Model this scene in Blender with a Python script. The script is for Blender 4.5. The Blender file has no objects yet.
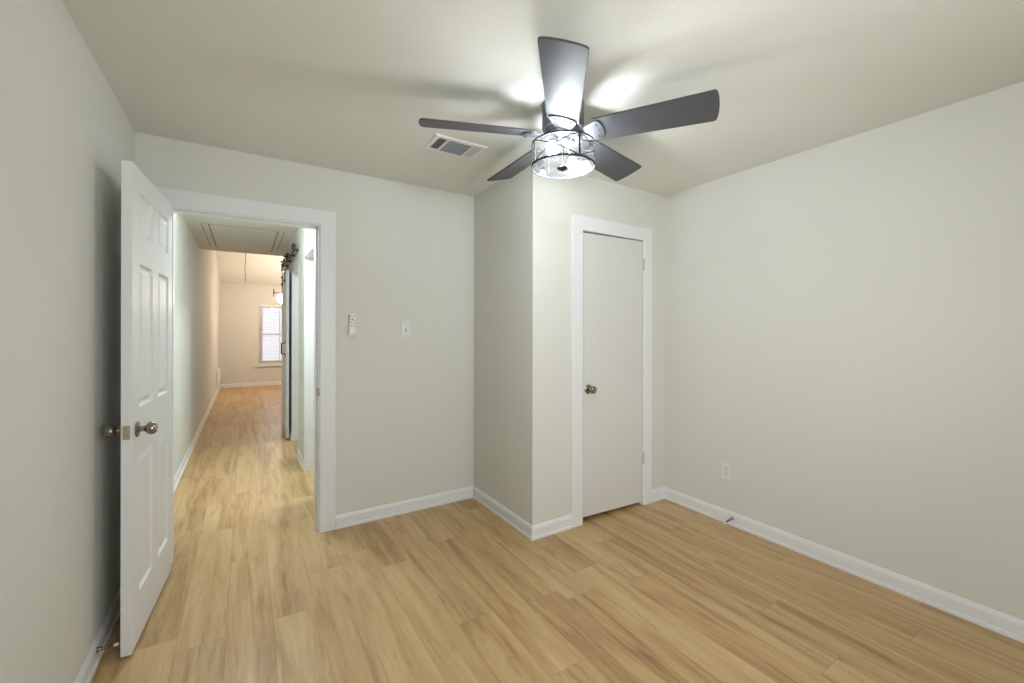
import bpy, bmesh, math, random
from mathutils import Vector, Matrix

# ------------------------------------------------------------------ camera
SC = bpy.context.scene
COL = SC.collection
F, TH, CY, CH, ROLL, PITCH = 423.39, 0.5615, 330.78, 1.3477, 0.0018, 0.0002
r = Vector((math.cos(TH), -math.sin(TH), 0)); fw = Vector((math.sin(TH), math.cos(TH), 0)); up = Vector((0, 0, 1))
fw2 = fw * math.cos(PITCH) + up * math.sin(PITCH); up2 = up * math.cos(PITCH) - fw * math.sin(PITCH)
r3 = r * math.cos(ROLL) + up2 * math.sin(ROLL); u3 = up2 * math.cos(ROLL) - r * math.sin(ROLL)
cam_data = bpy.data.cameras.new('camera'); cam = bpy.data.objects.new('camera', cam_data); COL.objects.link(cam)
m = Matrix.Identity(4)
for i in range(3):
    m[i][0], m[i][1], m[i][2] = r3[i], u3[i], -fw2[i]
m[2][3] = CH
cam.matrix_world = m
cam_data.sensor_fit = 'HORIZONTAL'; cam_data.sensor_width = 36.0; cam_data.lens = F / 1024 * 36.0
cam_data.shift_y = (CY - 341.5) / 1024; cam_data.clip_start = 0.02
SC.camera = cam

# ------------------------------------------------------------------ exposure, sky, window fill, room lights
SC.view_settings.view_transform = 'Standard'; SC.view_settings.look = 'None'
SC.view_settings.exposure = 0.18; SC.view_settings.gamma = 1.0; SC.view_settings.use_curve_mapping = False
SC.cycles.sample_clamp_indirect = 5.0
SC.cycles.max_bounces = 12; SC.cycles.diffuse_bounces = 6; SC.cycles.transparent_max_bounces = 16

world = bpy.data.worlds.new('sky'); SC.world = world; world.use_nodes = True
bg = world.node_tree.nodes['Background']; bg.inputs[0].default_value = (0.84, 0.87, 1.0, 1); bg.inputs[1].default_value = 1.25

BULB_STRENGTH = 330.0       # the two fan bulbs
HALL_STRENGTH = 88.0        # hall ceiling light and the added side room globes
LIVING_STRENGTH = 68.0      # living room lamp

def area(name, loc, rot, sx, sy, power, color):
    d = bpy.data.lights.new(name, 'AREA'); d.shape = 'RECTANGLE'; d.size = sx; d.size_y = sy; d.energy = power; d.color = color
    o = bpy.data.objects.new(name, d); COL.objects.link(o); o.location = loc; o.rotation_euler = rot
    return o
# fill lights outside two windows added out of view, behind and left of the viewer
area('fill_light_rear', (1.15, -0.95, 1.45), (math.radians(90), 0, 0), 1.8, 1.3, 48, (1.0, 0.99, 0.97))
area('fill_light_left', (-0.72, 0.15, 1.45), (0, math.radians(-90), 0), 1.3, 1.6, 33, (1.0, 0.99, 0.97))

# ------------------------------------------------------------------ materials
def mat(name, color, rough=0.5, metal=0.0, spec=0.5, emit=None, estr=0.0, bump=None):
    mt = bpy.data.materials.new(name); mt.use_nodes = True
    nt = mt.node_tree; b = nt.nodes['Principled BSDF']
    b.inputs['Base Color'].default_value = (*color, 1); b.inputs['Roughness'].default_value = rough
    b.inputs['Metallic'].default_value = metal; b.inputs['Specular IOR Level'].default_value = spec
    if emit:
        b.inputs['Emission Color'].default_value = (*emit, 1); b.inputs['Emission Strength'].default_value = estr
    if bump:
        scale, strength = bump
        tc = nt.nodes.new('ShaderNodeTexCoord'); n = nt.nodes.new('ShaderNodeTexNoise')
        n.inputs['Scale'].default_value = scale; n.inputs['Detail'].default_value = 3.0
        bp = nt.nodes.new('ShaderNodeBump'); bp.inputs['Strength'].default_value = strength; bp.inputs['Distance'].default_value = 0.004
        nt.links.new(tc.outputs['Object'], n.inputs['Vector']); nt.links.new(n.outputs['Fac'], bp.inputs['Height'])
        nt.links.new(bp.outputs['Normal'], b.inputs['Normal'])
    return mt

def glass_mat(name, tint, gloss):
    mt = bpy.data.materials.new(name); mt.use_nodes = True; nt = mt.node_tree
    for n in list(nt.nodes): nt.nodes.remove(n)
    out = nt.nodes.new('ShaderNodeOutputMaterial'); mix = nt.nodes.new('ShaderNodeMixShader')
    tr = nt.nodes.new('ShaderNodeBsdfTransparent'); gl = nt.nodes.new('ShaderNodeBsdfGlossy'); fr = nt.nodes.new('ShaderNodeFresnel')
    tr.inputs[0].default_value = (*tint, 1); gl.inputs['Roughness'].default_value = gloss; fr.inputs[0].default_value = 1.45
    nt.links.new(fr.outputs[0], mix.inputs[0]); nt.links.new(tr.outputs[0], mix.inputs[1]); nt.links.new(gl.outputs[0], mix.inputs[2])
    nt.links.new(mix.outputs[0], out.inputs[0])
    return mt

def milky_glass(name, tint, gloss, body):
    """clear glass whose seeds and dust scatter a little light"""
    mt = glass_mat(name, tint, gloss); nt = mt.node_tree
    out = next(n for n in nt.nodes if n.type == 'OUTPUT_MATERIAL'); clear = out.inputs[0].links[0].from_socket
    df = nt.nodes.new('ShaderNodeBsdfDiffuse'); tl = nt.nodes.new('ShaderNodeBsdfTranslucent')
    for n in (df, tl): n.inputs[0].default_value = (0.85, 0.87, 0.90, 1)
    m1 = nt.nodes.new('ShaderNodeMixShader'); m1.inputs[0].default_value = 0.5
    nt.links.new(df.outputs[0], m1.inputs[1]); nt.links.new(tl.outputs[0], m1.inputs[2])
    m2 = nt.nodes.new('ShaderNodeMixShader'); m2.inputs[0].default_value = body
    nt.links.new(clear, m2.inputs[1]); nt.links.new(m1.outputs[0], m2.inputs[2]); nt.links.new(m2.outputs[0], out.inputs[0])
    return mt

def floor_mat():
    mt = bpy.data.materials.new('oak_vinyl_plank'); mt.use_nodes = True; nt = mt.node_tree; b = nt.nodes['Principled BSDF']
    N = nt.nodes.new; L = nt.links.new
    def math_(op, a, c=None, d=None):
        n = N('ShaderNodeMath'); n.operation = op
        for k, v in enumerate((a, c, d)):
            if v is None: continue
            if isinstance(v, (int, float)): n.inputs[k].default_value = v
            else: L(v, n.inputs[k])
        return n.outputs[0]
    tc = N('ShaderNodeTexCoord'); sp = N('ShaderNodeSeparateXYZ'); L(tc.outputs['Object'], sp.inputs[0])
    x, y = sp.outputs[0], sp.outputs[1]
    W, LEN = 0.18, 1.22
    u = math_('DIVIDE', math_('ADD', x, 0.07), W); row = math_('FLOOR', u); fu = math_('FRACT', u)
    w1 = N('ShaderNodeTexWhiteNoise'); w1.noise_dimensions = '1D'; L(row, w1.inputs['W'])
    v = math_('ADD', math_('DIVIDE', y, LEN), w1.outputs['Value']); colm = math_('FLOOR', v); fv = math_('FRACT', v)
    cid = N('ShaderNodeCombineXYZ'); L(row, cid.inputs[0]); L(colm, cid.inputs[1])
    w2 = N('ShaderNodeTexWhiteNoise'); w2.noise_dimensions = '2D'; L(cid.outputs[0], w2.inputs['Vector'])
    pid = w2.outputs['Value']
    def grain(sx, sy, detail, rough, dist, off):
        c = N('ShaderNodeCombineXYZ')
        L(math_('MULTIPLY', x, sx), c.inputs[0]); L(math_('MULTIPLY', y, sy), c.inputs[1]); L(math_('MULTIPLY', math_('ADD', pid, off), 37.0), c.inputs[2])
        n = N('ShaderNodeTexNoise'); n.inputs['Scale'].default_value = 1.0; n.inputs['Detail'].default_value = detail
        n.inputs['Roughness'].default_value = rough; n.inputs['Distortion'].default_value = dist
        L(c.outputs[0], n.inputs['Vector']); return n.outputs['Fac']
    g1 = grain(12.0, 0.85, 3.0, 0.55, 1.1, 0.0)      # broad cathedral figure
    g2 = grain(95.0, 5.5, 4.0, 0.65, 0.2, 0.4)      # fine streaks
    g3 = grain(22.0, 3.2, 3.0, 0.5, 0.4, 0.8)       # knots and dashes
    knot = N('ShaderNodeMapRange'); knot.inputs['From Min'].default_value = 0.62; knot.inputs['From Max'].default_value = 0.74
    L(g3, knot.inputs['Value'])
    f = math_('ADD', math_('MULTIPLY', g1, 0.68), math_('MULTIPLY', g2, 0.32))
    f = math_('ADD', f, math_('MULTIPLY', math_('SUBTRACT', pid, 0.5), 0.10))
    ramp = N('ShaderNodeValToRGB'); L(f, ramp.inputs[0]); e = ramp.color_ramp.elements
    e[0].position = 0.32; e[0].color = FL_DARK; e[1].position = 0.66; e[1].color = FL_LIGHT
    k = e.new(0.47); k.color = FL_MID
    mixk = N('ShaderNodeMix'); mixk.data_type = 'RGBA'; mixk.blend_type = 'MIX'
    L(math_('MULTIPLY', knot.outputs[0], 0.45), mixk.inputs['Factor']); L(ramp.outputs[0], mixk.inputs['A'])
    mixk.inputs['B'].default_value = (0.16, 0.09, 0.04, 1)
    su = math_('MINIMUM', fu, math_('SUBTRACT', 1.0, fu)); sv = math_('MULTIPLY', math_('MINIMUM', fv, math_('SUBTRACT', 1.0, fv)), LEN / W)
    seam = N('ShaderNodeMapRange'); L(math_('MINIMUM', su, sv), seam.inputs['Value'])
    seam.inputs['From Min'].default_value = 0.003; seam.inputs['From Max'].default_value = 0.013
    seam.inputs['To Min'].default_value = 0.74; seam.inputs['To Max'].default_value = 1.0
    mul = N('ShaderNodeMix'); mul.data_type = 'RGBA'; mul.blend_type = 'MULTIPLY'; mul.inputs['Factor'].default_value = 1.0
    L(mixk.outputs['Result'], mul.inputs['A']); L(seam.outputs[0], mul.inputs['B'])
    L(mul.outputs['Result'], b.inputs['Base Color'])
    bp = N('ShaderNodeBump'); bp.inputs['Strength'].default_value = 0.12; bp.inputs['Distance'].default_value = 0.002
    L(math_('MULTIPLY', g2, seam.outputs[0]), bp.inputs['Height']); L(bp.outputs['Normal'], b.inputs['Normal'])
    b.inputs['Roughness'].default_value = 0.38; b.inputs['Specular IOR Level'].default_value = 0.55
    return mt

FL_DARK = (0.285, 0.162, 0.064, 1); FL_MID = (0.450, 0.288, 0.128, 1); FL_LIGHT = (0.560, 0.388, 0.200, 1)
M = dict(
    wall=mat('wall_paint', (0.635, 0.638, 0.590), 0.75, spec=0.25, bump=(55, 0.10)),
    ceil=mat('ceiling_paint', (0.72, 0.725, 0.665), 0.85, spec=0.2, bump=(70, 0.22)),
    trim=mat('white_trim_paint', (0.72, 0.73, 0.735), 0.38, spec=0.4),
    cdoor=mat('closet_door_paint', (0.63, 0.625, 0.595), 0.5, spec=0.35),
    nickel=mat('satin_nickel', (0.30, 0.27, 0.235), 0.24, 1.0),
    brass=mat('latch_metal', (0.50, 0.44, 0.35), 0.35, 1.0),
    black=mat('black_iron', (0.015, 0.015, 0.016), 0.4, 0.3),
    blade=mat('charcoal_fan_blade', (0.066, 0.068, 0.074), 0.50, 0.0, 0.50, bump=(90, 0.05)),
    motor=mat('brushed_motor_metal', (0.14, 0.145, 0.155), 0.45, 0.8),
    cage=mat('brushed_cage_metal', (0.022, 0.022, 0.025), 0.6, 0.0, 0.3),
    plastic=mat('white_plastic', (0.68, 0.68, 0.665), 0.35),
    gap=mat('hatch_gap', (0.10, 0.095, 0.085), 0.8),
    hinge=mat('painted_hinge', (0.46, 0.46, 0.45), 0.4),
    grey=mat('grey_plastic', (0.30, 0.30, 0.31), 0.4),
    dark=mat('dark_slot', (0.02, 0.02, 0.02), 0.6),
    vent=mat('vent_enamel', (0.74, 0.74, 0.74), 0.4),
    ventin=mat('vent_duct', (0.06, 0.06, 0.065), 0.6),
    louver=mat('louver_enamel', (0.26, 0.28, 0.32), 0.4),
    blind=mat('blind_slat', (0.78, 0.78, 0.80), 0.5),
    rubber=mat('white_rubber', (0.70, 0.69, 0.66), 0.6),
    cord=mat('cotton_cord', (0.42, 0.39, 0.34), 0.8),
    bulb=mat('bulb_glow', (1, 1, 1), 0.4, emit=(0.88, 0.95, 1.0), estr=BULB_STRENGTH),
    hallglow=mat('hall_lamp_glow', (1, 1, 1), 0.4, emit=(0.82, 0.94, 1.0), estr=HALL_STRENGTH),
    warmglow=mat('living_lamp_glow', (1, 1, 1), 0.4, emit=(1.0, 0.80, 0.65), estr=LIVING_STRENGTH),
    pane=glass_mat('window_glass', (0.97, 0.98, 0.98), 0.02),
    drum=milky_glass('clear_drum_glass', (0.97, 0.97, 0.98), 0.06, 0.007),
)
M['floor'] = floor_mat()

# ------------------------------------------------------------------ mesh helpers
def new(): return bmesh.new()
def box(bm, x0, x1, y0, y1, z0, z1, mtx=None):
    v = [bm.verts.new((x, y, z)) for x in (x0, x1) for y in (y0, y1) for z in (z0, z1)]
    for f in ((0, 1, 3, 2), (4, 6, 7, 5), (0, 4, 5, 1), (2, 3, 7, 6), (0, 2, 6, 4), (1, 5, 7, 3)): bm.faces.new([v[i] for i in f])
    if mtx is not None:
        for q in v: q.co = mtx @ q.co
    return v
def bbox_bevel(x0, x1, y0, y1, z0, z1, bev, seg=2):
    bm = new(); box(bm, x0, x1, y0, y1, z0, z1)
    bmesh.ops.bevel(bm, geom=list(bm.edges), offset=bev, segments=seg, affect='EDGES', profile=0.5)
    return bm
def join(bm, other, mtx=None):
    me = bpy.data.meshes.new('tmp'); other.to_mesh(me); other.free()
    if mtx is not None: me.transform(mtx)
    bm.from_mesh(me); bpy.data.meshes.remove(me); return bm
def lathe(bm, prof, seg=32, mtx=None, cap=True):
    rings = []
    for (rad, h) in prof:
        if rad < 1e-6: rings.append([bm.verts.new((0, 0, h))])
        else: rings.append([bm.verts.new((rad * math.cos(2 * math.pi * i / seg), rad * math.sin(2 * math.pi * i / seg), h)) for i in range(seg)])
    for a, b in zip(rings, rings[1:]):
        for i in range(seg):
            j = (i + 1) % seg
            q = [a[i % len(a)], a[j % len(a)], b[j % len(b)], b[i % len(b)]]
            q = list(dict.fromkeys(q))
            if len(q) > 2: bm.faces.new(q)
    if cap:
        for ring in (rings[0], rings[-1]):
            if len(ring) > 2: bm.faces.new(ring)
    if mtx is not None:
        for ring in rings:
            for q in ring: q.co = mtx @ q.co
    return bm
def tube(bm, pts, rad, seg=8, flat=None):
    """round bar along pts; flat=(a,b) gives a rectangular strap whose a follows the tangent x normal"""
    rings = []; n = len(pts); prev = None
    for i, p in enumerate(pts):
        p = Vector(p); t = (Vector(pts[min(i + 1, n - 1)]) - Vector(pts[max(i - 1, 0)])).normalized()
        if prev is None:
            s = t.cross(Vector((0, 0, 1)))
            if s.length < 1e-3: s = t.cross(Vector((1, 0, 0)))
            s.normalize()
        else:
            s = (prev - t * prev.dot(t)).normalized()
        prev = s; w = t.cross(s)
        rings.append([bm.verts.new(p + (s * math.cos(a) + w * math.sin(a)) * rad) for a in [2 * math.pi * k / seg for k in range(seg)]])
    for a, b in zip(rings, rings[1:]):
        for k in range(seg): bm.faces.new([a[k], a[(k + 1) % seg], b[(k + 1) % seg], b[k]])
    bm.faces.new(rings[0]); bm.faces.new(rings[-1])
    return bm
def link(name, bm, material, parent=None, smooth=False, mtx=None):
    bmesh.ops.recalc_face_normals(bm, faces=list(bm.faces))
    me = bpy.data.meshes.new(name); bm.to_mesh(me); bm.free()
    if mtx is not None: me.transform(mtx)
    if smooth:
        for p in me.polygons: p.use_smooth = True
        me.set_sharp_from_angle(angle=math.radians(38))
    me.materials.append(material)
    o = bpy.data.objects.new(name, me); COL.objects.link(o)
    if parent: o.parent = parent
    return o
def structure(name, bm, material, parent=None, label=None):
    o = link(name, bm, material, parent)
    if not parent:
        o['kind'] = 'structure'
        if label: o['label'] = label
    return o
def shell(name, loc=(0, 0, 0), rot=0, label=None):
    o = bpy.data.objects.new(name, None); COL.objects.link(o); o.location = loc; o.rotation_euler = (0, 0, rot); o['kind'] = 'structure'
    if label: o['label'] = label
    return o
def thing(name, label, cat, loc=(0, 0, 0), rot=(0, 0, 0), group=None):
    o = bpy.data.objects.new(name, None); COL.objects.link(o); o.location = loc; o.rotation_euler = rot
    o['label'] = label; o['category'] = cat
    if group: o['group'] = group
    return o
def at_origin(o, p):
    """move the object's origin to p without moving its mesh"""
    o.data.transform(Matrix.Translation(-Vector(p))); o.location = p

# ------------------------------------------------------------------ room sizes (metres; camera stands over the origin)
H = 2.44
XL, YB, XC, YC, XR = -0.517, 3.078, 1.570, 2.245, 2.869
YR = -0.75                       # wall behind the camera
YBH = 3.20                       # hall face of the back wall
XH = 0.48                        # right wall of the hall
YH = 7.05                        # end of the hall
YF, XF = 12.0, 4.2               # living room far wall and right wall
D1L, D1R, D1T = -0.366, 0.410, 2.046
C1L, C1R, C1T = 1.990, 2.622, 2.050

def wall_with_holes(axis, a0, a1, t0, t1, z0, z1, holes):
    """axis 'x': wall runs along x, thickness t0..t1 in y.  holes: (lo, hi, zlo, zhi)"""
    cuts = sorted({a0, a1, *[h[0] for h in holes], *[h[1] for h in holes]}); zc = sorted({z0, z1, *[h[2] for h in holes], *[h[3] for h in holes]})
    def solid(i, j):
        if not (0 <= i < len(cuts) - 1 and 0 <= j < len(zc) - 1): return False
        ca, cz = (cuts[i] + cuts[i + 1]) / 2, (zc[j] + zc[j + 1]) / 2
        return not any(h[0] < ca < h[1] and h[2] < cz < h[3] for h in holes)
    bm = new(); vs = {}
    def V(a, t, z):
        k = (a, t, z)
        if k not in vs: vs[k] = bm.verts.new((a, t, z) if axis == 'x' else (t, a, z))
        return vs[k]
    for i in range(len(cuts) - 1):
        for j in range(len(zc) - 1):
            if not solid(i, j): continue
            A0, A1, Z0, Z1 = cuts[i], cuts[i + 1], zc[j], zc[j + 1]
            for t in (t0, t1): bm.faces.new([V(A0, t, Z0), V(A1, t, Z0), V(A1, t, Z1), V(A0, t, Z1)])
            if not solid(i - 1, j): bm.faces.new([V(A0, t0, Z0), V(A0, t1, Z0), V(A0, t1, Z1), V(A0, t0, Z1)])
            if not solid(i + 1, j): bm.faces.new([V(A1, t0, Z0), V(A1, t1, Z0), V(A1, t1, Z1), V(A1, t0, Z1)])
            if not solid(i, j - 1): bm.faces.new([V(A0, t0, Z0), V(A1, t0, Z0), V(A1, t1, Z0), V(A0, t1, Z0)])
            if not solid(i, j + 1): bm.faces.new([V(A0, t0, Z1), V(A1, t0, Z1), V(A1, t1, Z1), V(A0, t1, Z1)])
    return bm

# ------------------------------------------------------------------ floor, ceilings, walls
bm = new(); box(bm, XL - 0.1, XF + 0.1, YR - 0.1, YF + 0.1, -0.08, 0.0)
structure('floor', bm, M['floor'], label='light oak plank floor running from the bedroom down the hall')
bm = new(); box(bm, XL - 0.1, XR + 0.1, YR - 0.1, YH, H, H + 0.08)
structure('ceiling', bm, M['ceil'], label='textured off white ceiling over the bedroom and hall')
# vaulted living room ceiling: two slopes meeting at a ridge
bm = new(); zr, ze = 3.42, 2.46
for (ya, za, yb, zb) in ((YH, 2.52, 9.6, zr), (9.6, zr, YF + 0.1, ze - 0.04)):
    v = [bm.verts.new((x, y, z + d)) for x in (XL - 0.1, XF + 0.1) for (y, z) in ((ya, za), (yb, zb)) for d in (0, 0.08)]
    for f in ((0, 1, 3, 2), (4, 6, 7, 5), (0, 4, 5, 1), (2, 3, 7, 6), (0, 2, 6, 4), (1, 5, 7, 3)): bm.faces.new([v[i] for i in f])
structure('ceiling_vaulted', bm, M['ceil'], label='sloping warm white ceiling of the far room')

structure('wall_left', wall_with_holes('y', YR - 0.1, YF + 0.1, XL - 0.1, XL, 0, 3.5, [(-0.60, 0.90, 0.80, 2.10)]), M['wall'], label='long left wall shared by the bedroom and the hall')
structure('wall_back', wall_with_holes('x', XL, XR, YB, YBH, 0, H, [(D1L - 0.018, D1R + 0.018, 0, D1T + 0.018)]), M['wall'], label='wall with the open doorway to the hall')
bm = new(); box(bm, XC, XC + 0.1, YC + 0.1, YB, 0, H)
structure('wall_closet_side', bm, M['wall'], label='short side wall of the closet box')
structure('wall_closet_front', wall_with_holes('x', XC, XR, YC, YC + 0.1, 0, H, [(C1L - 0.018, C1R + 0.018, 0, C1T + 0.018)]), M['wall'], label='closet wall with the flat white door')
bm = new(); box(bm, XR, XR + 0.1, YR - 0.1, YBH, 0, H)
structure('wall_right', bm, M['wall'], label='plain right wall with the low outlet')
structure('wall_rear', wall_with_holes('x', XL, XR, YR - 0.1, YR, 0, H, [(0.25, 2.05, 0.80, 2.10)]), M['wall'], label='wall behind the viewer with an added window')
HO = [(3.72, 4.52, 0, 2.06), (5.05, 5.80, 0, 2.06)]
structure('wall_hall_right', wall_with_holes('y', YBH, YH, XH, XH + 0.12, 0, H, HO), M['wall'], label='right wall of the hall with two side openings')
bm = new(); box(bm, XH + 0.12, XF + 0.1, YH - 0.12, YH, 0, 2.6)
structure('wall_hall_end', bm, M['wall'])
bm = new(); box(bm, XL, XF + 0.1, YH, YH + 0.02, H, 2.62)
structure('wall_hall_header', bm, M['wall'])
bm = new(); box(bm, 2.2, 2.3, YBH, YH - 0.12, 0, H); structure('wall_side_room', bm, M['wall'])
bm = new(); box(bm, XH + 0.12, 2.2, 4.74, 4.84, 0, H); structure('wall_side_divider', bm, M['wall'])
FWIN = (0.272, 1.17, 0.505, 1.99)
structure('wall_far', wall_with_holes('x', XL, XF + 0.1, YF, YF + 0.1, 0, 2.62, [FWIN]), M['wall'], label='far wall of the living room with a window')
bm = new(); box(bm, XF, XF + 0.1, YH, YF, 0, 3.5); structure('wall_far_right', bm, M['wall'])

# ------------------------------------------------------------------ baseboards (mitred)
BB = [(0, 0), (0.017, 0), (0.017, 0.012), (0.0155, 0.0175), (0.011, 0.0195), (0.011, 0.070), (0.0085, 0.0745), (0.0085, 0.079), (0.0055, 0.086), (0.003, 0.0906), (0, 0.0906)]
def baseboard(path, names):
    P = [Vector(p) for p in path]; n = len(P)
    nr = []
    for a, b in zip(P, P[1:]):
        d = (b - a).normalized(); nr.append(Vector((-d.y, d.x)))
    def off(i):
        if i == 0: return nr[0]
        if i == n - 1: return nr[-1]
        a, b = nr[i - 1], nr[i]; return (a + b) / (1 + a.dot(b))
    for i in range(n - 1):
        if names[i] is None: continue
        bm = new(); rings = []
        for k in (i, i + 1):
            o = off(k); rings.append([bm.verts.new((P[k].x + o.x * t, P[k].y + o.y * t, z)) for t, z in BB])
        for k in range(len(BB)): bm.faces.new([rings[0][k], rings[0][(k + 1) % len(BB)], rings[1][(k + 1) % len(BB)], rings[1][k]])
        bm.faces.new(rings[0]); bm.faces.new(rings[1])
        structure(names[i], bm, M['trim'])
baseboard([(XR, YR), (XR, YC), (2.706, YC)], ['baseboard_right', 'baseboard_closet_right'])
baseboard([(1.889, YC), (XC, YC), (XC, YB), (0.519, YB)], ['baseboard_closet_front', 'baseboard_closet_side', 'baseboard_back'])
baseboard([(XL, YB - 0.02), (XL, YR), (XR, YR)], ['baseboard_left', 'baseboard_rear'])
baseboard([(XF, YH), (XF, YF), (XL, YF), (XL, YBH)], ['baseboard_far_right', 'baseboard_far', 'baseboard_hall_left'])
baseboard([(XH, 4.52), (XH, 5.05)], ['baseboard_hall_right'])
baseboard([(XH, 5.80), (XH, YH)], ['baseboard_hall_corner'])

# ------------------------------------------------------------------ door casings and jambs
CAS = [(0, 0), (0, 0.0125), (0.05, 0.0150), (0.96, 0.0160), (1.0, 0.0130), (1.0, 0)]
def casing(inner, outer, place):
    bm = new(); rings = []
    for a, b in zip(inner, outer):
        a, b = Vector(a), Vector(b)
        rings.append([bm.verts.new(place((a + (b - a) * t).x, (a + (b - a) * t).y, h)) for t, h in CAS])
    for p, q in zip(rings, rings[1:]):
        for k in range(len(CAS)): bm.faces.new([p[k], p[(k + 1) % len(CAS)], q[(k + 1) % len(CAS)], q[k]])
    bm.faces.new(rings[0]); bm.faces.new(rings[-1])
    return bm
def frame_u(bm, x0, x1, top, t, y0, y1):
    """U-shaped jamb lining just outside the opening"""
    box(bm, x0 - t, x0, y0, y1, 0, top); box(bm, x1, x1 + t, y0, y1, 0, top); box(bm, x0 - t, x1 + t, y0, y1, top, top + t)

t1 = shell('trim_1', label='white door frame around the open doorway to the hall')
link('casing', casing([(D1L - 0.006, 0), (D1L - 0.006, D1T + 0.006), (D1R + 0.008, D1T + 0.006), (D1R + 0.008, 0)],
                      [(-0.468, 0), (-0.468, 2.152), (0.517, 2.152), (0.517, 0)], lambda u, v, h: (u, YB - h, v)), M['trim'], t1)
bm = new(); frame_u(bm, D1L, D1R, D1T, 0.018, YB, YBH); link('jamb', bm, M['trim'], t1)
bm = new()
box(bm, D1L, D1L + 0.011, YB + 0.040, YB + 0.075, 0, D1T - 0.011); box(bm, D1R - 0.011, D1R, YB + 0.040, YB + 0.075, 0, D1T - 0.011)
box(bm, D1L, D1R, YB + 0.040, YB + 0.075, D1T - 0.011, D1T); link('door_stop_strip', bm, M['trim'], t1)
link('casing', casing([(D1R + 0.008, 0), (D1R + 0.008, D1T + 0.006), (D1L - 0.006, D1T + 0.006), (D1L - 0.006, 0)],
                      [(0.475, 0), (0.475, 2.13), (-0.455, 2.13), (-0.455, 0)], lambda u, v, h: (u, YBH + h, v)), M['trim'], t1)
sp = bbox_bevel(D1R - 0.0016, D1R + 0.004, YB + 0.004, YB + 0.034, 0.905, 0.965, 0.001, 1); box(sp, D1R - 0.0030, D1R + 0.007, YB - 0.0012, YB + 0.006, 0.912, 0.958)
o = link('strike_plate', sp, M['nickel'], t1); o['label'] = 'metal strike plate'

t2 = shell('trim_2', label='white door frame around the closet door')
link('casing', casing([(C1L, 0), (C1L, C1T), (C1R, C1T), (C1R, 0)], [(1.889, 0), (1.889, 2.151), (2.706, 2.151), (2.706, 0)],
                      lambda u, v, h: (u, YC - h, v)), M['trim'], t2)
bm = new(); frame_u(bm, C1L, C1R, C1T, 0.018, YC, YC + 0.1); box(bm, C1R - 0.0095, C1R, YC - 0.010, YC + 0.044, 0, C1T); link('jamb', bm, M['trim'], t2)
bm = new(); box(bm, C1L, C1L + 0.012, YC + 0.045, YC + 0.08, 0, C1T); box(bm, C1R - 0.012, C1R, YC + 0.045, YC + 0.08, 0, C1T)
box(bm, C1L + 0.012, C1R - 0.012, YC + 0.045, YC + 0.08, C1T - 0.012, C1T); link('door_stop_strip', bm, M['trim'], t2)

def side_frame(name, lo, hi, label, near_only):
    t = shell(name, label=label); bm = new(); w = 0.014
    box(bm, XH - 0.004, XH + 0.124, lo, lo + w, 0, 2.06); box(bm, XH - 0.004, XH + 0.124, hi - w, hi, 0, 2.06); box(bm, XH - 0.004, XH + 0.124, lo + w, hi - w, 2.06 - w, 2.06)
    link('jamb', bm, M['trim'], t)
    if near_only:
        bm = bbox_bevel(XH - 0.016, XH, lo - 0.085, lo + 0.004, 0, 2.06, 0.003); link('casing', bm, M['trim'], t)
side_frame('trim_3', HO[0][0], HO[0][1], 'white lined side opening nearest in the hall', True)
side_frame('trim_4', HO[1][0], HO[1][1], 'white lined side opening before the barn door', False)

# ------------------------------------------------------------------ hardware builders
def knob_bm(sgn=1):
    """knob axis along +y*sgn from the door face at y=0"""
    prof = [(0, 0.000), (0.033, 0.000), (0.0335, 0.003), (0.031, 0.006), (0.022, 0.009), (0.0125, 0.012), (0.0115, 0.026), (0.014, 0.030),
            (0.019, 0.033), (0.0255, 0.038), (0.0275, 0.045), (0.0275, 0.052), (0.0255, 0.060), (0.0205, 0.0655), (0.0195, 0.0645), (0.0185, 0.0665), (0.0, 0.0685)]
    return lathe(new(), prof, 36, Matrix.Rotation(-sgn * math.pi / 2, 4, 'X'))

# ------------------------------------------------------------------ door 1: six-panel door standing open along the left wall
DW, DH, DT = 0.705, 2.030, 0.035
hx, hy = -0.3493, 3.012; ex, ey = -0.3955, 2.308
ang = math.atan2(ey - hy, ex - hx)
d1 = None
def six_panel():
    xs = [0, 0.080, 0.288, 0.394, 0.602, DW]
    zs = [0, 0.206, 0.803, 1.003, 1.622, 1.748, 1.932, DH]
    bm = new(); V = {}
    def v(x, y, z):
        k = (round(x, 5), round(y, 5), round(z, 5))
        if k not in V: V[k] = bm.verts.new(k)
        return V[k]
    steps = [(0.0, 0.0), (0.004, 0.006), (0.010, 0.0115), (0.016, 0.0115), (0.036, 0.003)]
    for y0, s in ((0.0, -1), (DT, 1)):
        for i in range(5):
            for j in range(7):
                a0, a1, b0, b1 = xs[i], xs[i + 1], zs[j], zs[j + 1]
                if i in (1, 3) and j in (1, 3, 5):
                    prev = None
                    for ins, dep in steps:
                        y = y0 - s * dep
                        ring = [v(a0 + ins, y, b0 + ins), v(a1 - ins, y, b0 + ins), v(a1 - ins, y, b1 - ins), v(a0 + ins, y, b1 - ins)]
                        if prev:
                            for k in range(4): bm.faces.new([prev[k], prev[(k + 1) % 4], ring[(k + 1) % 4], ring[k]])
                        prev = ring
                    bm.faces.new(prev)
                else:
                    bm.faces.new([v(a0, y0, b0), v(a1, y0, b0), v(a1, y0, b1), v(a0, y0, b1)])
    for i in range(5):
        for z in (0, DH): bm.faces.new([v(xs[i], 0, z), v(xs[i + 1], 0, z), v(xs[i + 1], DT, z), v(xs[i], DT, z)])
    for j in range(7):
        for x in (0, DW): bm.faces.new([v(x, 0, zs[j]), v(x, 0, zs[j + 1]), v(x, DT, zs[j + 1]), v(x, DT, zs[j])])
    return bm
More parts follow.
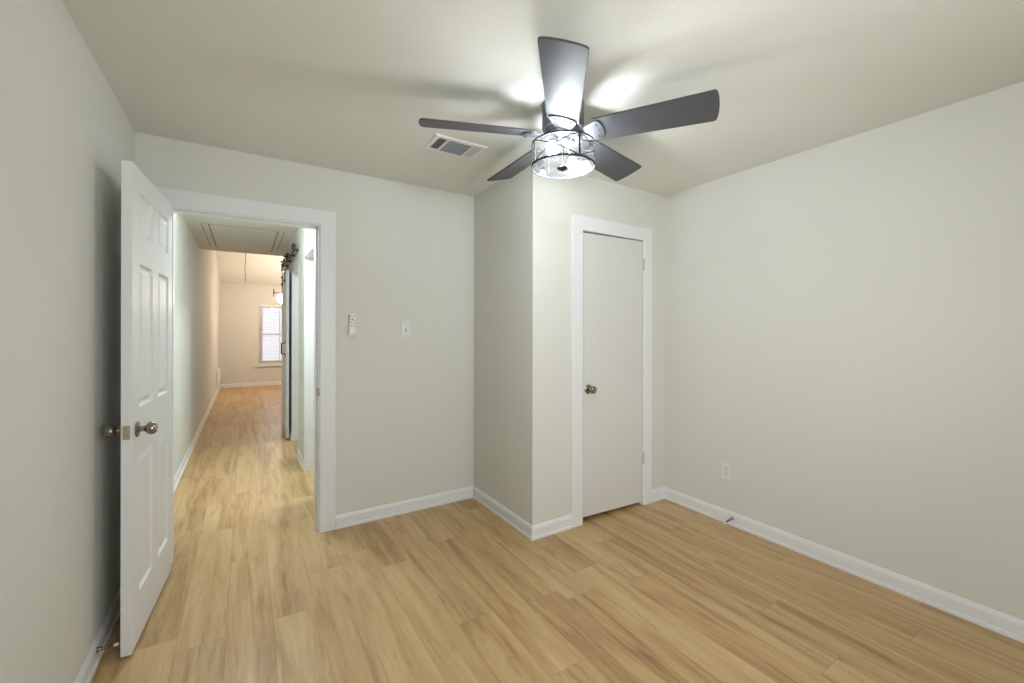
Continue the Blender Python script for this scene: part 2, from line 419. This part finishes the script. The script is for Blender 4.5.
# local x runs hinge -> free edge, local y=0 is the face turned to the wall, y=DT the face turned to the room
d1 = structure('door_1', six_panel(), M['trim'], label='white six panel door standing open against the left wall'); d1['category'] = 'door'
d1.location = (hx, hy, 0.012); d1.rotation_euler = (0, 0, ang)
KZ = 0.915
# the room face must sit on the measured line: shift the slab so that y=DT passes through hinge and free-edge points
d1.location = Vector((hx, hy, 0.012)) - Matrix.Rotation(ang, 3, 'Z') @ Vector((0, DT, 0))
k = link('door_knob', knob_bm(1), M['nickel'], d1, True); k.location = (DW - 0.064, DT, KZ); k['label'] = 'satin nickel knob on the room side'
k = link('door_knob', knob_bm(-1), M['nickel'], d1, True); k.location = (DW - 0.064, 0, KZ); k['label'] = 'satin nickel knob on the wall side'
lp = bbox_bevel(DW - 0.001, DW + 0.0014, 0.0055, DT - 0.0055, KZ - 0.029, KZ + 0.029, 0.0006, 1)
lt = new(); vs_ = [lt.verts.new(p) for p in ((DW, 0.011, KZ - 0.009), (DW, 0.024, KZ - 0.009), (DW, 0.011, KZ + 0.009), (DW, 0.024, KZ + 0.009), (DW + 0.010, 0.011, KZ - 0.009), (DW + 0.010, 0.011, KZ + 0.009))]
for f in ((0, 1, 3, 2), (0, 2, 5, 4), (1, 4, 5, 3), (0, 4, 1), (2, 3, 5)): lt.faces.new([vs_[i] for i in f])
join(lp, lt)
for dz in (-0.022, 0.022): lathe(lp, [(0.0035, 0), (0.0035, 0.0006), (0, 0.0009)], 10, Matrix.Translation((DW + 0.0014, DT / 2, KZ + dz)) @ Matrix.Rotation(math.pi / 2, 4, 'Y'))
o = link('latch_plate', lp, M['brass'], d1); o['label'] = 'brass toned latch plate in the door edge'
def hinge_bm():
    b = new(); lathe(b, [(0.0035, -0.048), (0.006, -0.045), (0.006, 0.045), (0.0035, 0.048)], 12)
    for z in (-0.015, 0.015): lathe(b, [(0.0066, z - 0.001), (0.0066, z + 0.001)], 12)
    return b
for hz in (0.22, 1.0, 1.78):
    h_ = hinge_bm(); box(h_, 0.0, 0.028, 0.0, 0.0025, -0.044, 0.044)
    o = link('hinge', h_, M['nickel'], d1, True); o.location = (-0.006, -0.004, hz)

# ------------------------------------------------------------------ door 2: flat closet door
bm = new(); xa, xb, ya, yb = C1L + 0.004, C1R - 0.012, YC + 0.004, YC + 0.038
za, zb_, zc_, zd = 0.039, 0.021, 2.038, 2.046     # hangs a little out of true
v = [bm.verts.new(p) for p in ((xa, ya, za), (xb, ya, zb_), (xb, ya, zd), (xa, ya, zc_), (xa, yb, za), (xb, yb, zb_), (xb, yb, zd), (xa, yb, zc_))]
for f in ((0, 1, 2, 3), (7, 6, 5, 4), (0, 4, 5, 1), (1, 5, 6, 2), (2, 6, 7, 3), (3, 7, 4, 0)): bm.faces.new([v[i] for i in f])
bmesh.ops.bevel(bm, geom=list(bm.edges), offset=0.002, segments=2, affect='EDGES')
d2 = structure('door_2', bm, M['cdoor'], label='flat white closet door with a round metal knob'); d2['category'] = 'door'
at_origin(d2, (xb, ya, 0.012))
k = link('door_knob', knob_bm(-1), M['nickel'], d2, True); k.location = (2.052 - xb, 0, 0.925); k['label'] = 'satin nickel knob'
for hz in (0.350, 1.850):
    o = link('hinge', hinge_bm(), M['hinge'], d2, True); o.location = (0.0035, -0.0145, hz); o['label'] = 'white painted hinge'

# ------------------------------------------------------------------ door 3: barn door parked on the hall wall, and its rail
BY0, BY1, BX0, BX1 = 5.86, 6.60, 0.418, 0.456
def barn_door():
    bm = new(); box(bm, BX0 + 0.008, BX1 - 0.004, BY0, BY1, 0.03, 2.09)
    w = 0.11
    for (a0, a1, z0, z1) in ((BY0, BY0 + w, 0.03, 2.09), (BY1 - w, BY1, 0.03, 2.09), (BY0 + w, BY1 - w, 0.03, 0.20), (BY0 + w, BY1 - w, 1.0, 1.12), (BY0 + w, BY1 - w, 1.97, 2.09)):
        join(bm, bbox_bevel(BX0, BX0 + 0.012, a0, a1, z0, z1, 0.002, 1))
    return bm
d3 = structure('door_3', barn_door(), M['trim'], label='white sliding barn door hanging on the black rail in the hall'); d3['category'] = 'door'
at_origin(d3, ((BX0 + BX1) / 2, BY0, 0.03)); off = -Vector(d3.location)
def rel(o): o.location = off; return o
hb = new(); tube(hb, [(BX0, BY0 + 0.055, 1.055), (BX0 - 0.045, BY0 + 0.055, 1.06), (BX0 - 0.045, BY0 + 0.055, 1.19), (BX0, BY0 + 0.055, 1.195)], 0.0075)
box(hb, BX0 - 0.004, BX0, BY0 + 0.04, BY0 + 0.07, 1.195, 1.225); box(hb, BX0 - 0.004, BX0, BY0 + 0.04, BY0 + 0.07, 1.025, 1.055)
o = rel(link('pull_handle', hb, M['black'], d3)); o['label'] = 'black pull handle'
RZ, RX = 2.215, 0.440
for hy_ in (BY0 + 0.12, BY1 - 0.12):
    s_ = new(); box(s_, BX0 - 0.007, BX0, hy_ - 0.02, hy_ + 0.02, 1.93, 2.13)
    box(s_, BX0 - 0.007, BX0 - 0.001, hy_ - 0.02, hy_ + 0.02, 2.13, 2.275)
    for z in (1.97, 2.06): lathe(s_, [(0.012, 0), (0.012, 0.007), (0.007, 0.012), (0, 0.012)], 12, Matrix.Translation((BX0 - 0.007, hy_, z)) @ Matrix.Rotation(-math.pi / 2, 4, 'Y'))
    o = rel(link('hanger_strap', s_, M['black'], d3)); o['label'] = 'black hanger strap'
    w_ = new(); lathe(w_, [(0.012, -0.014), (0.045, -0.012), (0.045, -0.006), (0.038, 0), (0.045, 0.006), (0.045, 0.012), (0.012, 0.014)], 28, Matrix.Translation((RX, hy_, RZ + 0.058)) @ Matrix.Rotation(math.pi / 2, 4, 'Y'))
    lathe(w_, [(0.010, 0.0), (0.010, 0.045), (0.0, 0.047)], 12, Matrix.Translation((RX, hy_, RZ + 0.058)) @ Matrix.Rotation(-math.pi / 2, 4, 'Y'))
    rel(link('roller_wheel', w_, M['black'], d3, True))
rail = thing('barn_door_rail', 'black steel sliding door rail bolted high on the hall wall', 'rail', (RX, 5.02, RZ))
ro = -Vector(rail.location)
bm = bbox_bevel(RX - 0.004, RX + 0.004, 5.02, 6.95, RZ - 0.02, RZ + 0.02, 0.001, 1); o = link('track_bar', bm, M['black'], rail); o.location = ro
for yy in (5.09, 5.50, 5.96, 6.42, 6.86):
    b_ = new(); lathe(b_, [(0.011, 0), (0.011, XH - RX - 0.004)], 14, Matrix.Translation((RX + 0.004, yy, RZ)) @ Matrix.Rotation(math.pi / 2, 4, 'Y'))
    lathe(b_, [(0.014, 0), (0.014, 0.007), (0.008, 0.011), (0, 0.011)], 8, Matrix.Translation((RX - 0.004, yy, RZ)) @ Matrix.Rotation(-math.pi / 2, 4, 'Y'))
    o = link('standoff_bolt', b_, M['black'], rail); o.location = ro
for yy in (5.17, 6.78):
    b_ = bbox_bevel(RX - 0.018, RX + 0.018, yy - 0.022, yy + 0.022, RZ + 0.014, RZ + 0.075, 0.004, 1)
    lathe(b_, [(0.013, 0), (0.013, 0.02), (0, 0.02)], 12, Matrix.Translation((RX, yy + (0.022 if yy < 6 else -0.022), RZ + 0.05)) @ Matrix.Rotation(-math.pi / 2 if yy < 6 else math.pi / 2, 4, 'X'))
    o = link('end_stop', b_, M['black'], rail); o.location = ro

# ------------------------------------------------------------------ ceiling fan
FX, FY, BZ = 1.290, 1.5946, 2.2852
fan = thing('ceiling_fan', 'five blade charcoal ceiling fan with a caged clear glass drum light', 'ceiling fan', (FX, FY, H))
def fz(z): return z - H
bm = lathe(new(), [(0, 0), (0.098, 0), (0.100, -0.004), (0.100, -0.118), (0.096, -0.126), (0.085, -0.130), (0.085, -0.150), (0, -0.150)], 48)
o = link('motor_housing', bm, M['motor'], fan, True); o['label'] = 'brushed grey motor housing'
bm = lathe(new(), [(0, -0.150), (0.070, -0.150), (0.092, -0.158), (0.095, -0.166), (0.095, -0.178), (0.086, -0.186), (0, -0.186)], 48)
o = link('hub_plate', bm, M['motor'], fan, True)
PHI0, PT = -2.24972, -0.27449
R0, R1, W0, W1, BT = 0.155, 0.668, 0.0725, 0.0875, 0.008
def blade_bm():
    bm = new(); pts = []
    n = 10
    for i in range(n + 1):
        t = i / n; pts.append((R0 + (R1 - 0.012 - R0) * t, -(W0 + (W1 - W0) * t)))
    # rounded tip: corners with a small radius, gently convex end
    tip = [(R1 - 0.004, -W1 + 0.002), (R1 + 0.002, -W1 * 0.86), (R1 + 0.008, -W1 * 0.5), (R1 + 0.010, 0), (R1 + 0.008, W1 * 0.5), (R1 + 0.002, W1 * 0.86), (R1 - 0.004, W1 - 0.002)]
    out = pts + tip + [(x, -y) for x, y in reversed(pts)]
    lo = [bm.verts.new((x, y, -BT / 2)) for x, y in out]; hi = [bm.verts.new((x, y, BT / 2)) for x, y in out]
    bm.faces.new(lo); bm.faces.new(hi)
    for i in range(len(out)): bm.faces.new([lo[i], lo[(i + 1) % len(out)], hi[(i + 1) % len(out)], hi[i]])
    bmesh.ops.recalc_face_normals(bm, faces=list(bm.faces))
    ed = [e for e in bm.edges if abs(e.verts[0].co.z - e.verts[1].co.z) < 1e-6]
    bmesh.ops.bevel(bm, geom=ed, offset=0.0018, segments=2, affect='EDGES')
    return bm
def iron_bm():
    """curved holder gripping the blade root from below, with its stem to the hub"""
    bm = new(); out = []
    for i in range(13):
        a = -math.pi / 2 + math.pi * i / 12
        out.append((R0 + 0.012 + 0.030 * math.cos(a), 0.064 * math.sin(a)))
    out = [(0.095, -0.034)] + out + [(0.095, 0.034)]
    lo = [bm.verts.new((x, y, -0.010)) for x, y in out]; hi = [bm.verts.new((x, y, -0.0042)) for x, y in out]
    bm.faces.new(lo); bm.faces.new(hi)
    for i in range(len(out)): bm.faces.new([lo[i], lo[(i + 1) % len(out)], hi[(i + 1) % len(out)], hi[i]])
    for (x, y) in ((R0 + 0.02, 0), (R0 + 0.012, 0.036), (R0 + 0.012, -0.036)):
        lathe(bm, [(0.006, -0.010), (0.0055, -0.0125), (0, -0.013)], 12, Matrix.Translation((x, y, 0)))
    box(bm, 0.07, 0.105, -0.024, 0.024, -0.0165, -0.0042)
    return bm
# rounded vertical yoke that each blade drops into
blade0 = iron0 = None
for kk in range(5):
    a = PHI0 + kk * 2 * math.pi / 5
    if blade0 is None:
        b_ = blade0 = link('blade', blade_bm(), M['blade'], fan, True)
        i_ = iron0 = link('blade_iron', iron_bm(), M['motor'], b_, True); i_['label'] = 'brushed metal blade bracket'
    else:
        b_ = blade0.copy(); COL.objects.link(b_); b_.parent = fan
        i_ = iron0.copy(); COL.objects.link(i_); i_.parent = b_
    b_.matrix_basis = Matrix.Translation((0, 0, fz(BZ))) @ Matrix.Rotation(a, 4, 'Z') @ Matrix.Rotation(PT, 4, 'X')

# light kit
ZT, ZB, RD = fz(2.240), fz(2.136), 0.150
bm = lathe(new(), [(0.0, -0.186), (0.062, -0.186), (0.062, -0.192), (0.052, -0.200), (0.0, -0.204)], 48)
link('light_pan', bm, M['motor'], fan, True)
bm = new()
for z in (ZT, ZB):
    lathe(bm, [(RD - 0.0015, z - 0.004), (RD + 0.002, z - 0.004), (RD + 0.002, z + 0.004), (RD - 0.0015, z + 0.004), (RD - 0.0015, z - 0.004)], 64, cap=False)
near = math.atan2(-FY, -FX)          # direction from the fan to the viewer
straps = [near + math.radians(d) for d in (29, -61, 119, 209)]
def curved_strap(bm, a0, z0, a1, z1, w, th, n=14):
    rows = []
    for i in range(n + 1):
        t = i / n; a = a0 + (a1 - a0) * t; z = z0 + (z1 - z0) * t
        dz, da = (z1 - z0), (a1 - a0) * RD; ln = math.hypot(dz, da); nu, nz = -dz / ln, da / ln
        ring = []
        for s, rr in ((-1, RD), (1, RD), (1, RD + th), (-1, RD + th)):
            aa = a + s * w / 2 * nu / RD; ring.append(bm.verts.new((rr * math.cos(aa), rr * math.sin(aa), z + s * w / 2 * nz)))
        rows.append(ring)
    for p, q in zip(rows, rows[1:]):
        for k in range(4): bm.faces.new([p[k], p[(k + 1) % 4], q[(k + 1) % 4], q[k]])
    bm.faces.new(rows[0]); bm.faces.new(rows[-1])
for i, s in enumerate(straps):
    curved_strap(bm, s, ZB, s, ZT, 0.012, 0.0022, 2)
    tube(bm, [(0.055 * math.cos(s), 0.055 * math.sin(s), -0.198), (RD * math.cos(s), RD * math.sin(s), ZT)], 0.003, 8)
order = sorted(s % (2 * math.pi) for s in straps)
for i in range(4):
    a0, a1 = order[i], order[(i + 1) % 4] + (2 * math.pi if i == 3 else 0)
    curved_strap(bm, a0, ZB, a1, ZT, 0.0048, 0.002); curved_strap(bm, a0, ZT, a1, ZB, 0.0048, 0.002)
o = link('wire_cage', bm, M['cage'], fan); o['label'] = 'dark metal cage with crossed bands'
bm = lathe(new(), [(RD - 0.006, ZT), (RD - 0.006, ZB + 0.004), (RD - 0.010, ZB + 0.001), (0.012, ZB + 0.001)], 64, cap=False)
o = link('glass_drum', bm, M['drum'], fan, True); o['label'] = 'clear glass drum shade'
bm = lathe(new(), [(0.006, -0.204), (0.006, ZB + 0.002), (0.018, ZB + 0.002), (0.027, ZB - 0.002), (0.028, ZB - 0.007), (0.017, ZB - 0.011), (0.010, ZB - 0.018), (0, ZB - 0.020)], 24)
o = link('finial', bm, M['cage'], fan, True); o['label'] = 'dark finial under the glass'
off2 = Vector((math.cos(TH), -math.sin(TH), 0)) * 0.058 + Vector((math.sin(TH), math.cos(TH), 0)) * 0.088
for s in (-1, 1):
    c = off2 * s
    bm = lathe(new(), [(0.0, 0.0), (0.019, 0.0), (0.019, -0.014), (0.0, -0.014)], 20, Matrix.Translation((c.x, c.y, -0.212)))
    tube(bm, [(c.x * 0.4, c.y * 0.4, -0.199), (c.x, c.y, -0.212)], 0.006, 8)
    k_ = link('lamp_socket', bm, M['motor'], fan, True)
    prof = [(0.013, -0.0145), (0.014, -0.020), (0.021, -0.030), (0.0265, -0.042), (0.027, -0.050), (0.023, -0.062), (0.014, -0.070), (0, -0.073)]
    bm = lathe(new(), prof, 24, Matrix.Translation((c.x, c.y, -0.212)))
    o = link('bulb', bm, M['bulb'], fan, True); o['label'] = 'lit white bulb'

# ------------------------------------------------------------------ ceiling air register
vent = thing('ceiling_vent', 'white rectangular air register on the ceiling beside the fan', 'vent', (1.055, 2.315, H))
VX, VY = 0.165, 0.108
bm = new()
def frame_rect(bm, x0, x1, y0, y1, w, z0, z1, bev=0.006):
    o_ = [(x0, y0), (x1, y0), (x1, y1), (x0, y1)]; i_ = [(x0 + w, y0 + w), (x1 - w, y0 + w), (x1 - w, y1 - w), (x0 + w, y1 - w)]
    m_ = [(x0 + bev, y0 + bev), (x1 - bev, y0 + bev), (x1 - bev, y1 - bev), (x0 + bev, y1 - bev)]
    rings = [[bm.verts.new((x, y, z)) for x, y in p] for p, z in ((o_, z1), (o_, z1 - 0.001), (m_, z0), (i_, z0), (i_, z1))]
    for p, q in zip(rings, rings[1:]):
        for k in range(4): bm.faces.new([p[k], p[(k + 1) % 4], q[(k + 1) % 4], q[k]])
frame_rect(bm, -VX, VX, -VY, VY, 0.030, -0.007, 0.0)
for x in (-0.078, 0.078): box(bm, x - 0.006, x + 0.006, -VY + 0.03, VY - 0.03, -0.007, 0.0)
o = link('frame', bm, M['vent'], vent)
bm = new(); box(bm, -VX + 0.028, VX - 0.028, -VY + 0.028, VY - 0.028, -0.0012, -0.0002); link('duct_opening', bm, M['ventin'], vent)
def slats(name, xs, ys, along, tilt, m_, n, w):
    bm = new()
    for i in range(n):
        t = (i + 0.5) / n
        if along == 'x':
            y = ys[0] + (ys[1] - ys[0]) * t; mt_ = Matrix.Translation(((xs[0] + xs[1]) / 2, y, -0.0040)) @ Matrix.Rotation(tilt, 4, 'X')
            box(bm, -(xs[1] - xs[0]) / 2, (xs[1] - xs[0]) / 2, -w / 2, w / 2, -0.0006, 0.0006, mt_)
        else:
            x = xs[0] + (xs[1] - xs[0]) * t; mt_ = Matrix.Translation((x, (ys[0] + ys[1]) / 2, -0.0040)) @ Matrix.Rotation(tilt, 4, 'Y')
            box(bm, -w / 2, w / 2, -(ys[1] - ys[0]) / 2, (ys[1] - ys[0]) / 2, -0.0006, 0.0006, mt_)
    return link(name, bm, m_, vent)
yr = (-VY + 0.03, VY - 0.03)
slats('louver', (-VX + 0.03, -0.084), yr, 'y', math.radians(-50), M['vent'], 5, 0.0055)
slats('louver', (-0.072, 0.072), yr, 'x', math.radians(-22), M['louver'], 13, 0.0112)
slats('louver', (0.084, VX - 0.03), yr, 'y', math.radians(-14), M['vent'], 5, 0.0095)

# ------------------------------------------------------------------ attic hatch in the hall ceiling
hatch = thing('attic_hatch', 'white attic access panel in the hall ceiling with a hanging pull cord', 'attic hatch', (-0.012, 6.04, H))
bm = new(); box(bm, -0.308, 0.308, -0.700, 0.700, -0.003, -0.0005); link('hatch_panel', bm, M['ceil'], hatch)
for s in (-1, 1):
    bm = new(); box(bm, s * 0.345 - 0.027, s * 0.345 + 0.027, -0.708, 0.712, -0.003, -0.0005); link('side_trim', bm, M['ceil'], hatch)
bm = new(); box(bm, -0.378, 0.378, -0.716, 0.716, -0.0012, -0.0002); link('shadow_gap', bm, M['gap'], hatch)
bm = new(); tube(bm, [(0.008, 0.60, -0.008), (0.006, 0.60, -0.10), (0.010, 0.60, -0.19), (0.002, 0.60, -0.24), (0.006, 0.60, -0.32), (0.006, 0.60, -0.42)], 0.0042, 8)
lathe(bm, [(0, -0.44), (0.008, -0.435), (0.008, -0.415), (0, -0.41)], 10, Matrix.Translation((0.006, 0.60, 0)))
o = link('pull_cord', bm, M['cord'], hatch); o['label'] = 'thin pull cord hanging from the panel'

# globe ceiling lights: one in the hall (above the doorway's top edge in the photo), two unseen ones added in the side rooms to brighten the hall
def globe_light(name, label, loc):
    hl = thing(name, label, 'ceiling light', loc)
    bm = lathe(new(), [(0, -0.0003), (0.075, -0.0003), (0.077, -0.015), (0.070, -0.022), (0, -0.022)], 40); link('base', bm, M['trim'], hl, True)
    bm = lathe(new(), [(0.060, -0.022), (0.105, -0.045), (0.128, -0.080), (0.130, -0.105), (0.115, -0.140), (0.080, -0.164), (0.04, -0.174), (0, -0.176)], 40, cap=False); link('diffuser', bm, M['hallglow'], hl, True)
globe_light('hall_ceiling_light', 'white glass globe ceiling light in the hall just beyond the doorway', (0.0, 3.85, H))
globe_light('side_room_fill', 'unseen globe light added in the nearer side room to brighten the hall', (1.25, 3.95, H))
globe_light('side_room_fill', 'unseen globe light added in the side room next to the barn door', (1.25, 5.75, H))

# ------------------------------------------------------------------ things on the walls
def plate(w, h, t=0.006): return bbox_bevel(-w / 2, w / 2, -t, -0.0002, -h / 2, h / 2, 0.0022, 2)
sw = thing('light_switch', 'white toggle light switch on the wall beside the closet corner', 'light switch', (1.006, YB, 1.354))
link('plate', plate(0.070, 0.118), M['plastic'], sw)
bm = new(); box(bm, -0.006, 0.006, -0.0066, -0.0058, -0.013, 0.013); link('slot', bm, M['grey'], sw)
bm = bbox_bevel(-0.0042, 0.0042, -0.019, -0.004, -0.006, 0.006, 0.0012, 1)
for q in bm.verts:
    q.co = Matrix.Rotation(math.radians(-22), 4, 'X') @ q.co
link('toggle', bm, M['plastic'], sw)
for z in (-0.030, 0.030):
    bm = lathe(new(), [(0.003, 0), (0.003, 0.0006), (0, 0.0008)], 10, Matrix.Translation((0, -0.006, z)) @ Matrix.Rotation(math.pi / 2, 4, 'X'))
    link('screw', bm, M['grey'], sw)

rc = thing('fan_remote', 'slim white fan remote in a wall cradle beside the doorway', 'remote control', (0.624, YB, 1.388))
bm = bbox_bevel(-0.0215, 0.0215, -0.010, -0.0002, -0.074, 0.030, 0.003, 2); box(bm, -0.0235, -0.0195, -0.020, -0.002, -0.074, -0.005); box(bm, 0.0195, 0.0235, -0.020, -0.002, -0.074, -0.005)
box(bm, -0.0235, 0.0235, -0.022, -0.002, -0.077, -0.070); link('cradle', bm, M['plastic'], rc)
link('handset', bbox_bevel(-0.019, 0.019, -0.024, -0.0105, -0.068, 0.074, 0.004, 2), M['plastic'], rc)
for i in range(4):
    for s in ((-1, 1) if i != 1 else (0,)):
        b_ = lathe(new(), [(0.0052 if s else 0.009, 0), (0.0048 if s else 0.0085, 0.0012), (0, 0.0016)], 14, Matrix.Translation((s * 0.0085, -0.024, 0.058 - i * 0.022)) @ Matrix.Rotation(math.pi / 2, 4, 'X'))
        link('button', b_, M['grey'], rc)

def outlet(name, label, loc, rot):
    t = thing(name, label, 'outlet', loc, rot)
    link('plate', plate(0.070, 0.115), M['plastic'], t)
    for z in (-0.0195, 0.0195):
        b_ = lathe(new(), [(0.0165, 0), (0.0165, 0.0016), (0.0155, 0.0022), (0, 0.0022)], 24, Matrix.Translation((0, -0.006, z)) @ Matrix.Rotation(math.pi / 2, 4, 'X'))
        rcp = link('receptacle', b_, M['plastic'], t)
        d = new(); box(d, -0.0075, -0.0048, -0.0088, -0.0081, z - 0.001, z + 0.009); box(d, 0.0048, 0.0075, -0.0088, -0.0081, z - 0.001, z + 0.009)
        lathe(d, [(0.0028, 0), (0.0028, 0.0007), (0, 0.0007)], 10, Matrix.Translation((0, -0.0081, z - 0.008)) @ Matrix.Rotation(math.pi / 2, 4, 'X'))
        link('slot', d, M['dark'], rcp)
    b_ = lathe(new(), [(0.003, 0), (0.003, 0.0006), (0, 0.0008)], 10, Matrix.Translation((0, -0.006, 0)) @ Matrix.Rotation(math.pi / 2, 4, 'X')); link('screw', b_, M['grey'], t)
outlet('wall_outlet', 'white duplex outlet low on the bare right wall', (XR, 1.717, 0.364), (0, 0, -math.pi / 2))
outlet('wall_outlet', 'white outlet low on the left wall far down the hall', (XL, 7.42, 0.408), (0, 0, math.pi / 2))

gr = thing('wall_grille', 'small white box low on the left wall at the far corner', 'wall grille', (XL, 11.1, 0.2))
link('frame', bbox_bevel(0.0002, 0.030, -0.40, 0.55, 0.02, 0.30, 0.005, 2), M['trim'], gr)
bm = new()
for i in range(9): box(bm, 0.029, 0.034, -0.36, 0.51, 0.045 + i * 0.027, 0.055 + i * 0.027)
link('louver', bm, M['vent'], gr)

def door_stop(name, label, loc, rot, ln):
    t = thing(name, label, 'door stop', loc, rot)
    bm = lathe(new(), [(0, 0), (0.011, 0), (0.011, 0.003), (0.0075, 0.006), (0.006, 0.012), (0, 0.012)], 18, Matrix.Rotation(math.pi / 2, 4, 'Y')); link('base', bm, M['nickel'], t, True)
    pts = []; turns = 12
    for i in range(turns * 10 + 1):
        a = 2 * math.pi * i / 10; u = i / (turns * 10); rad = 0.0048 - 0.0012 * u
        pts.append((0.010 + (ln - 0.022) * u, rad * math.cos(a), rad * math.sin(a)))
    bm = new(); tube(bm, pts, 0.0016, 6); link('spring', bm, M['nickel'], t, True)
    bm = lathe(new(), [(0, ln - 0.014), (0.0062, ln - 0.014), (0.0068, ln - 0.004), (0.0055, ln), (0, ln)], 16, Matrix.Rotation(math.pi / 2, 4, 'Y')); o = link('rubber_tip', bm, M['rubber'], t, True); o['label'] = 'white rubber tip'
door_stop('door_stop', 'spring door stop on the left baseboard touching the open door', (XL + 0.011, 2.335, 0.058), (0, 0.0, 0.0), 0.066)
door_stop('door_stop', 'spring door stop on the right baseboard below the outlet', (XR - 0.011, 1.669, 0.052), (0, math.radians(12), math.pi - 0.12), 0.088)

# ------------------------------------------------------------------ far living room window, blind and lamp
def window(name, x0, x1, z0, z1, yin, yout, label, sill_out):
    """double-hung window in a wall whose room face is yin and outer face yout"""
    s = 1 if yout > yin else -1
    w = shell(name, label=label); ym = yin + s * 0.055
    Y = lambda a, b: (min(a, b), max(a, b))
    bm = new()
    for (a0, a1, b0, b1) in ((x0, x0 + 0.045, z0, z1), (x1 - 0.045, x1, z0, z1), (x0 + 0.045, x1 - 0.045, z0, z0 + 0.05), (x0 + 0.045, x1 - 0.045, z1 - 0.045, z1)):
        box(bm, a0, a1, *Y(ym, yout), b0, b1)
    link('window_frame', bm, M['trim'], w)
    zm = (z0 + z1) / 2
    for nm, b0, b1, dy in (('upper_sash', zm - 0.02, z1 - 0.045, 0.03), ('lower_sash', z0 + 0.05, zm + 0.02, 0.0)):
        bm = new(); a, b = Y(ym + s * (0.002 + dy * 0.5), ym + s * (0.016 + dy * 0.5)); q0, q1 = x0 + 0.045, x1 - 0.045
        for (c0, c1, e0, e1) in ((q0, q0 + 0.035, b0, b1), (q1 - 0.035, q1, b0, b1), (q0 + 0.035, q1 - 0.035, b0, b0 + 0.04), (q0 + 0.035, q1 - 0.035, b1 - 0.04, b1)): box(bm, c0, c1, a, b, e0, e1)
        xm = (q0 + q1) / 2; box(bm, xm - 0.01, xm + 0.01, a + 0.002, b - 0.002, b0 + 0.04, b1 - 0.04)
        sa = link(nm, bm, M['trim'], w)
        bm = new(); box(bm, q0 + 0.034, q1 - 0.034, (a + b) / 2 - 0.001, (a + b) / 2 + 0.001, b0 + 0.039, b1 - 0.039); link('pane', bm, M['pane'], sa)
    lo, hi = Y(yin - s * sill_out, ym)
    bm = new(); box(bm, x0 - 0.055, x1 + 0.055, *Y(yin - s * sill_out, yin - s * 0.0003), z0 - 0.035, z0); box(bm, x0, x1, *Y(yin - s * 0.0003, ym), z0 - 0.0, z0 + 0.004)
    link('window_sill', bm, M['trim'], w)
window('window_1', *FWIN, YF, YF + 0.1, 'white double hung window in the far living room wall', 0.045)
window('fill_window_rear', 0.25, 2.05, 0.80, 2.10, YR, YR - 0.1, 'unseen window added behind the viewer for fill light', 0.04)  # added out of view, frames the rear fill light

def left_fill_window():  # window added out of view so fill light reaches the right wall
    w = shell('fill_window_left', label='unseen window added in the left wall for fill light'); y0, y1, z0, z1 = -0.60, 0.90, 0.80, 2.10; xo, xi = XL - 0.1, XL - 0.05
    bm = new()
    for (a0, a1, b0, b1) in ((y0, y0 + 0.05, z0, z1), (y1 - 0.05, y1, z0, z1), (y0 + 0.05, y1 - 0.05, z0, z0 + 0.05), (y0 + 0.05, y1 - 0.05, z1 - 0.05, z1), (0.13, 0.17, z0 + 0.05, z1 - 0.05)):
        box(bm, xo, xi, a0, a1, b0, b1)
    f_ = link('window_frame', bm, M['trim'], w)
    bm = new(); box(bm, xo + 0.02, xo + 0.023, y0 + 0.04, y1 - 0.04, z0 + 0.04, z1 - 0.04); link('pane', bm, M['pane'], f_)
    bm = new(); box(bm, XL + 0.0003, XL + 0.04, y0 - 0.05, y1 + 0.05, z0 - 0.03, z0); link('window_sill', bm, M['trim'], w)
left_fill_window()

bl = thing('window_blind', 'white slatted blind lowered over the far living room window', 'blind', (0.721, YF + 0.026, FWIN[2]))
bw = (FWIN[1] - FWIN[0]) / 2 - 0.006
link('headrail', bbox_bevel(-bw, bw, -0.022, 0.022, 1.437, 1.481, 0.003, 1), M['blind'], bl)
link('bottom_rail', bbox_bevel(-bw, bw, -0.018, 0.018, 0.010, 0.034, 0.003, 1), M['blind'], bl)
bm = new()
for i in range(33):
    z = 0.062 + i * 0.0423; box(bm, -bw, bw, -0.022, 0.022, -0.0011, 0.0011, Matrix.Translation((0, 0, z)) @ Matrix.Rotation(math.radians(20), 4, 'X'))
link('slats', bm, M['blind'], bl)
for x in (-bw * 0.7, bw * 0.7):
    bm = new(); tube(bm, [(x, -0.0232, 0.03), (x, -0.0232, 1.44)], 0.0012, 6); link('ladder_cord', bm, M['blind'], bl)

# lamp in the living room: black cross bar carrying glowing globes, hung from the slope
LX, LY, LZ = 1.13, 10.4, 2.15
lp_ = thing('living_room_lamp', 'black bar pendant with glowing white globes in the far room', 'pendant lamp', (LX, LY, LZ))
bm = new(); tube(bm, [(-0.62, 0, 0), (0.62, 0, 0)], 0.012, 10)
for s in (-1, 1): tube(bm, [(s * 0.62, 0, -0.08), (s * 0.62, 0, 0.08)], 0.012, 10)
link('cross_bar', bm, M['black'], lp_)
zc = 3.42 - (LY - 9.6) * (3.42 - 2.42) / (12.1 - 9.6)
bm = new(); tube(bm, [(0, 0, 0.012), (0, 0, zc - LZ - 0.03)], 0.008, 8); lathe(bm, [(0.06, zc - LZ - 0.03), (0.055, zc - LZ - 0.005), (0, zc - LZ - 0.004)], 20); link('stem', bm, M['black'], lp_)
for x in (-0.46, 0.0, 0.46):
    b_ = new(); bmesh.ops.create_uvsphere(b_, u_segments=24, v_segments=14, radius=0.105, matrix=Matrix.Translation((x, 0.0, -0.118)))
    link('globe', b_, M['warmglow'], lp_, True)
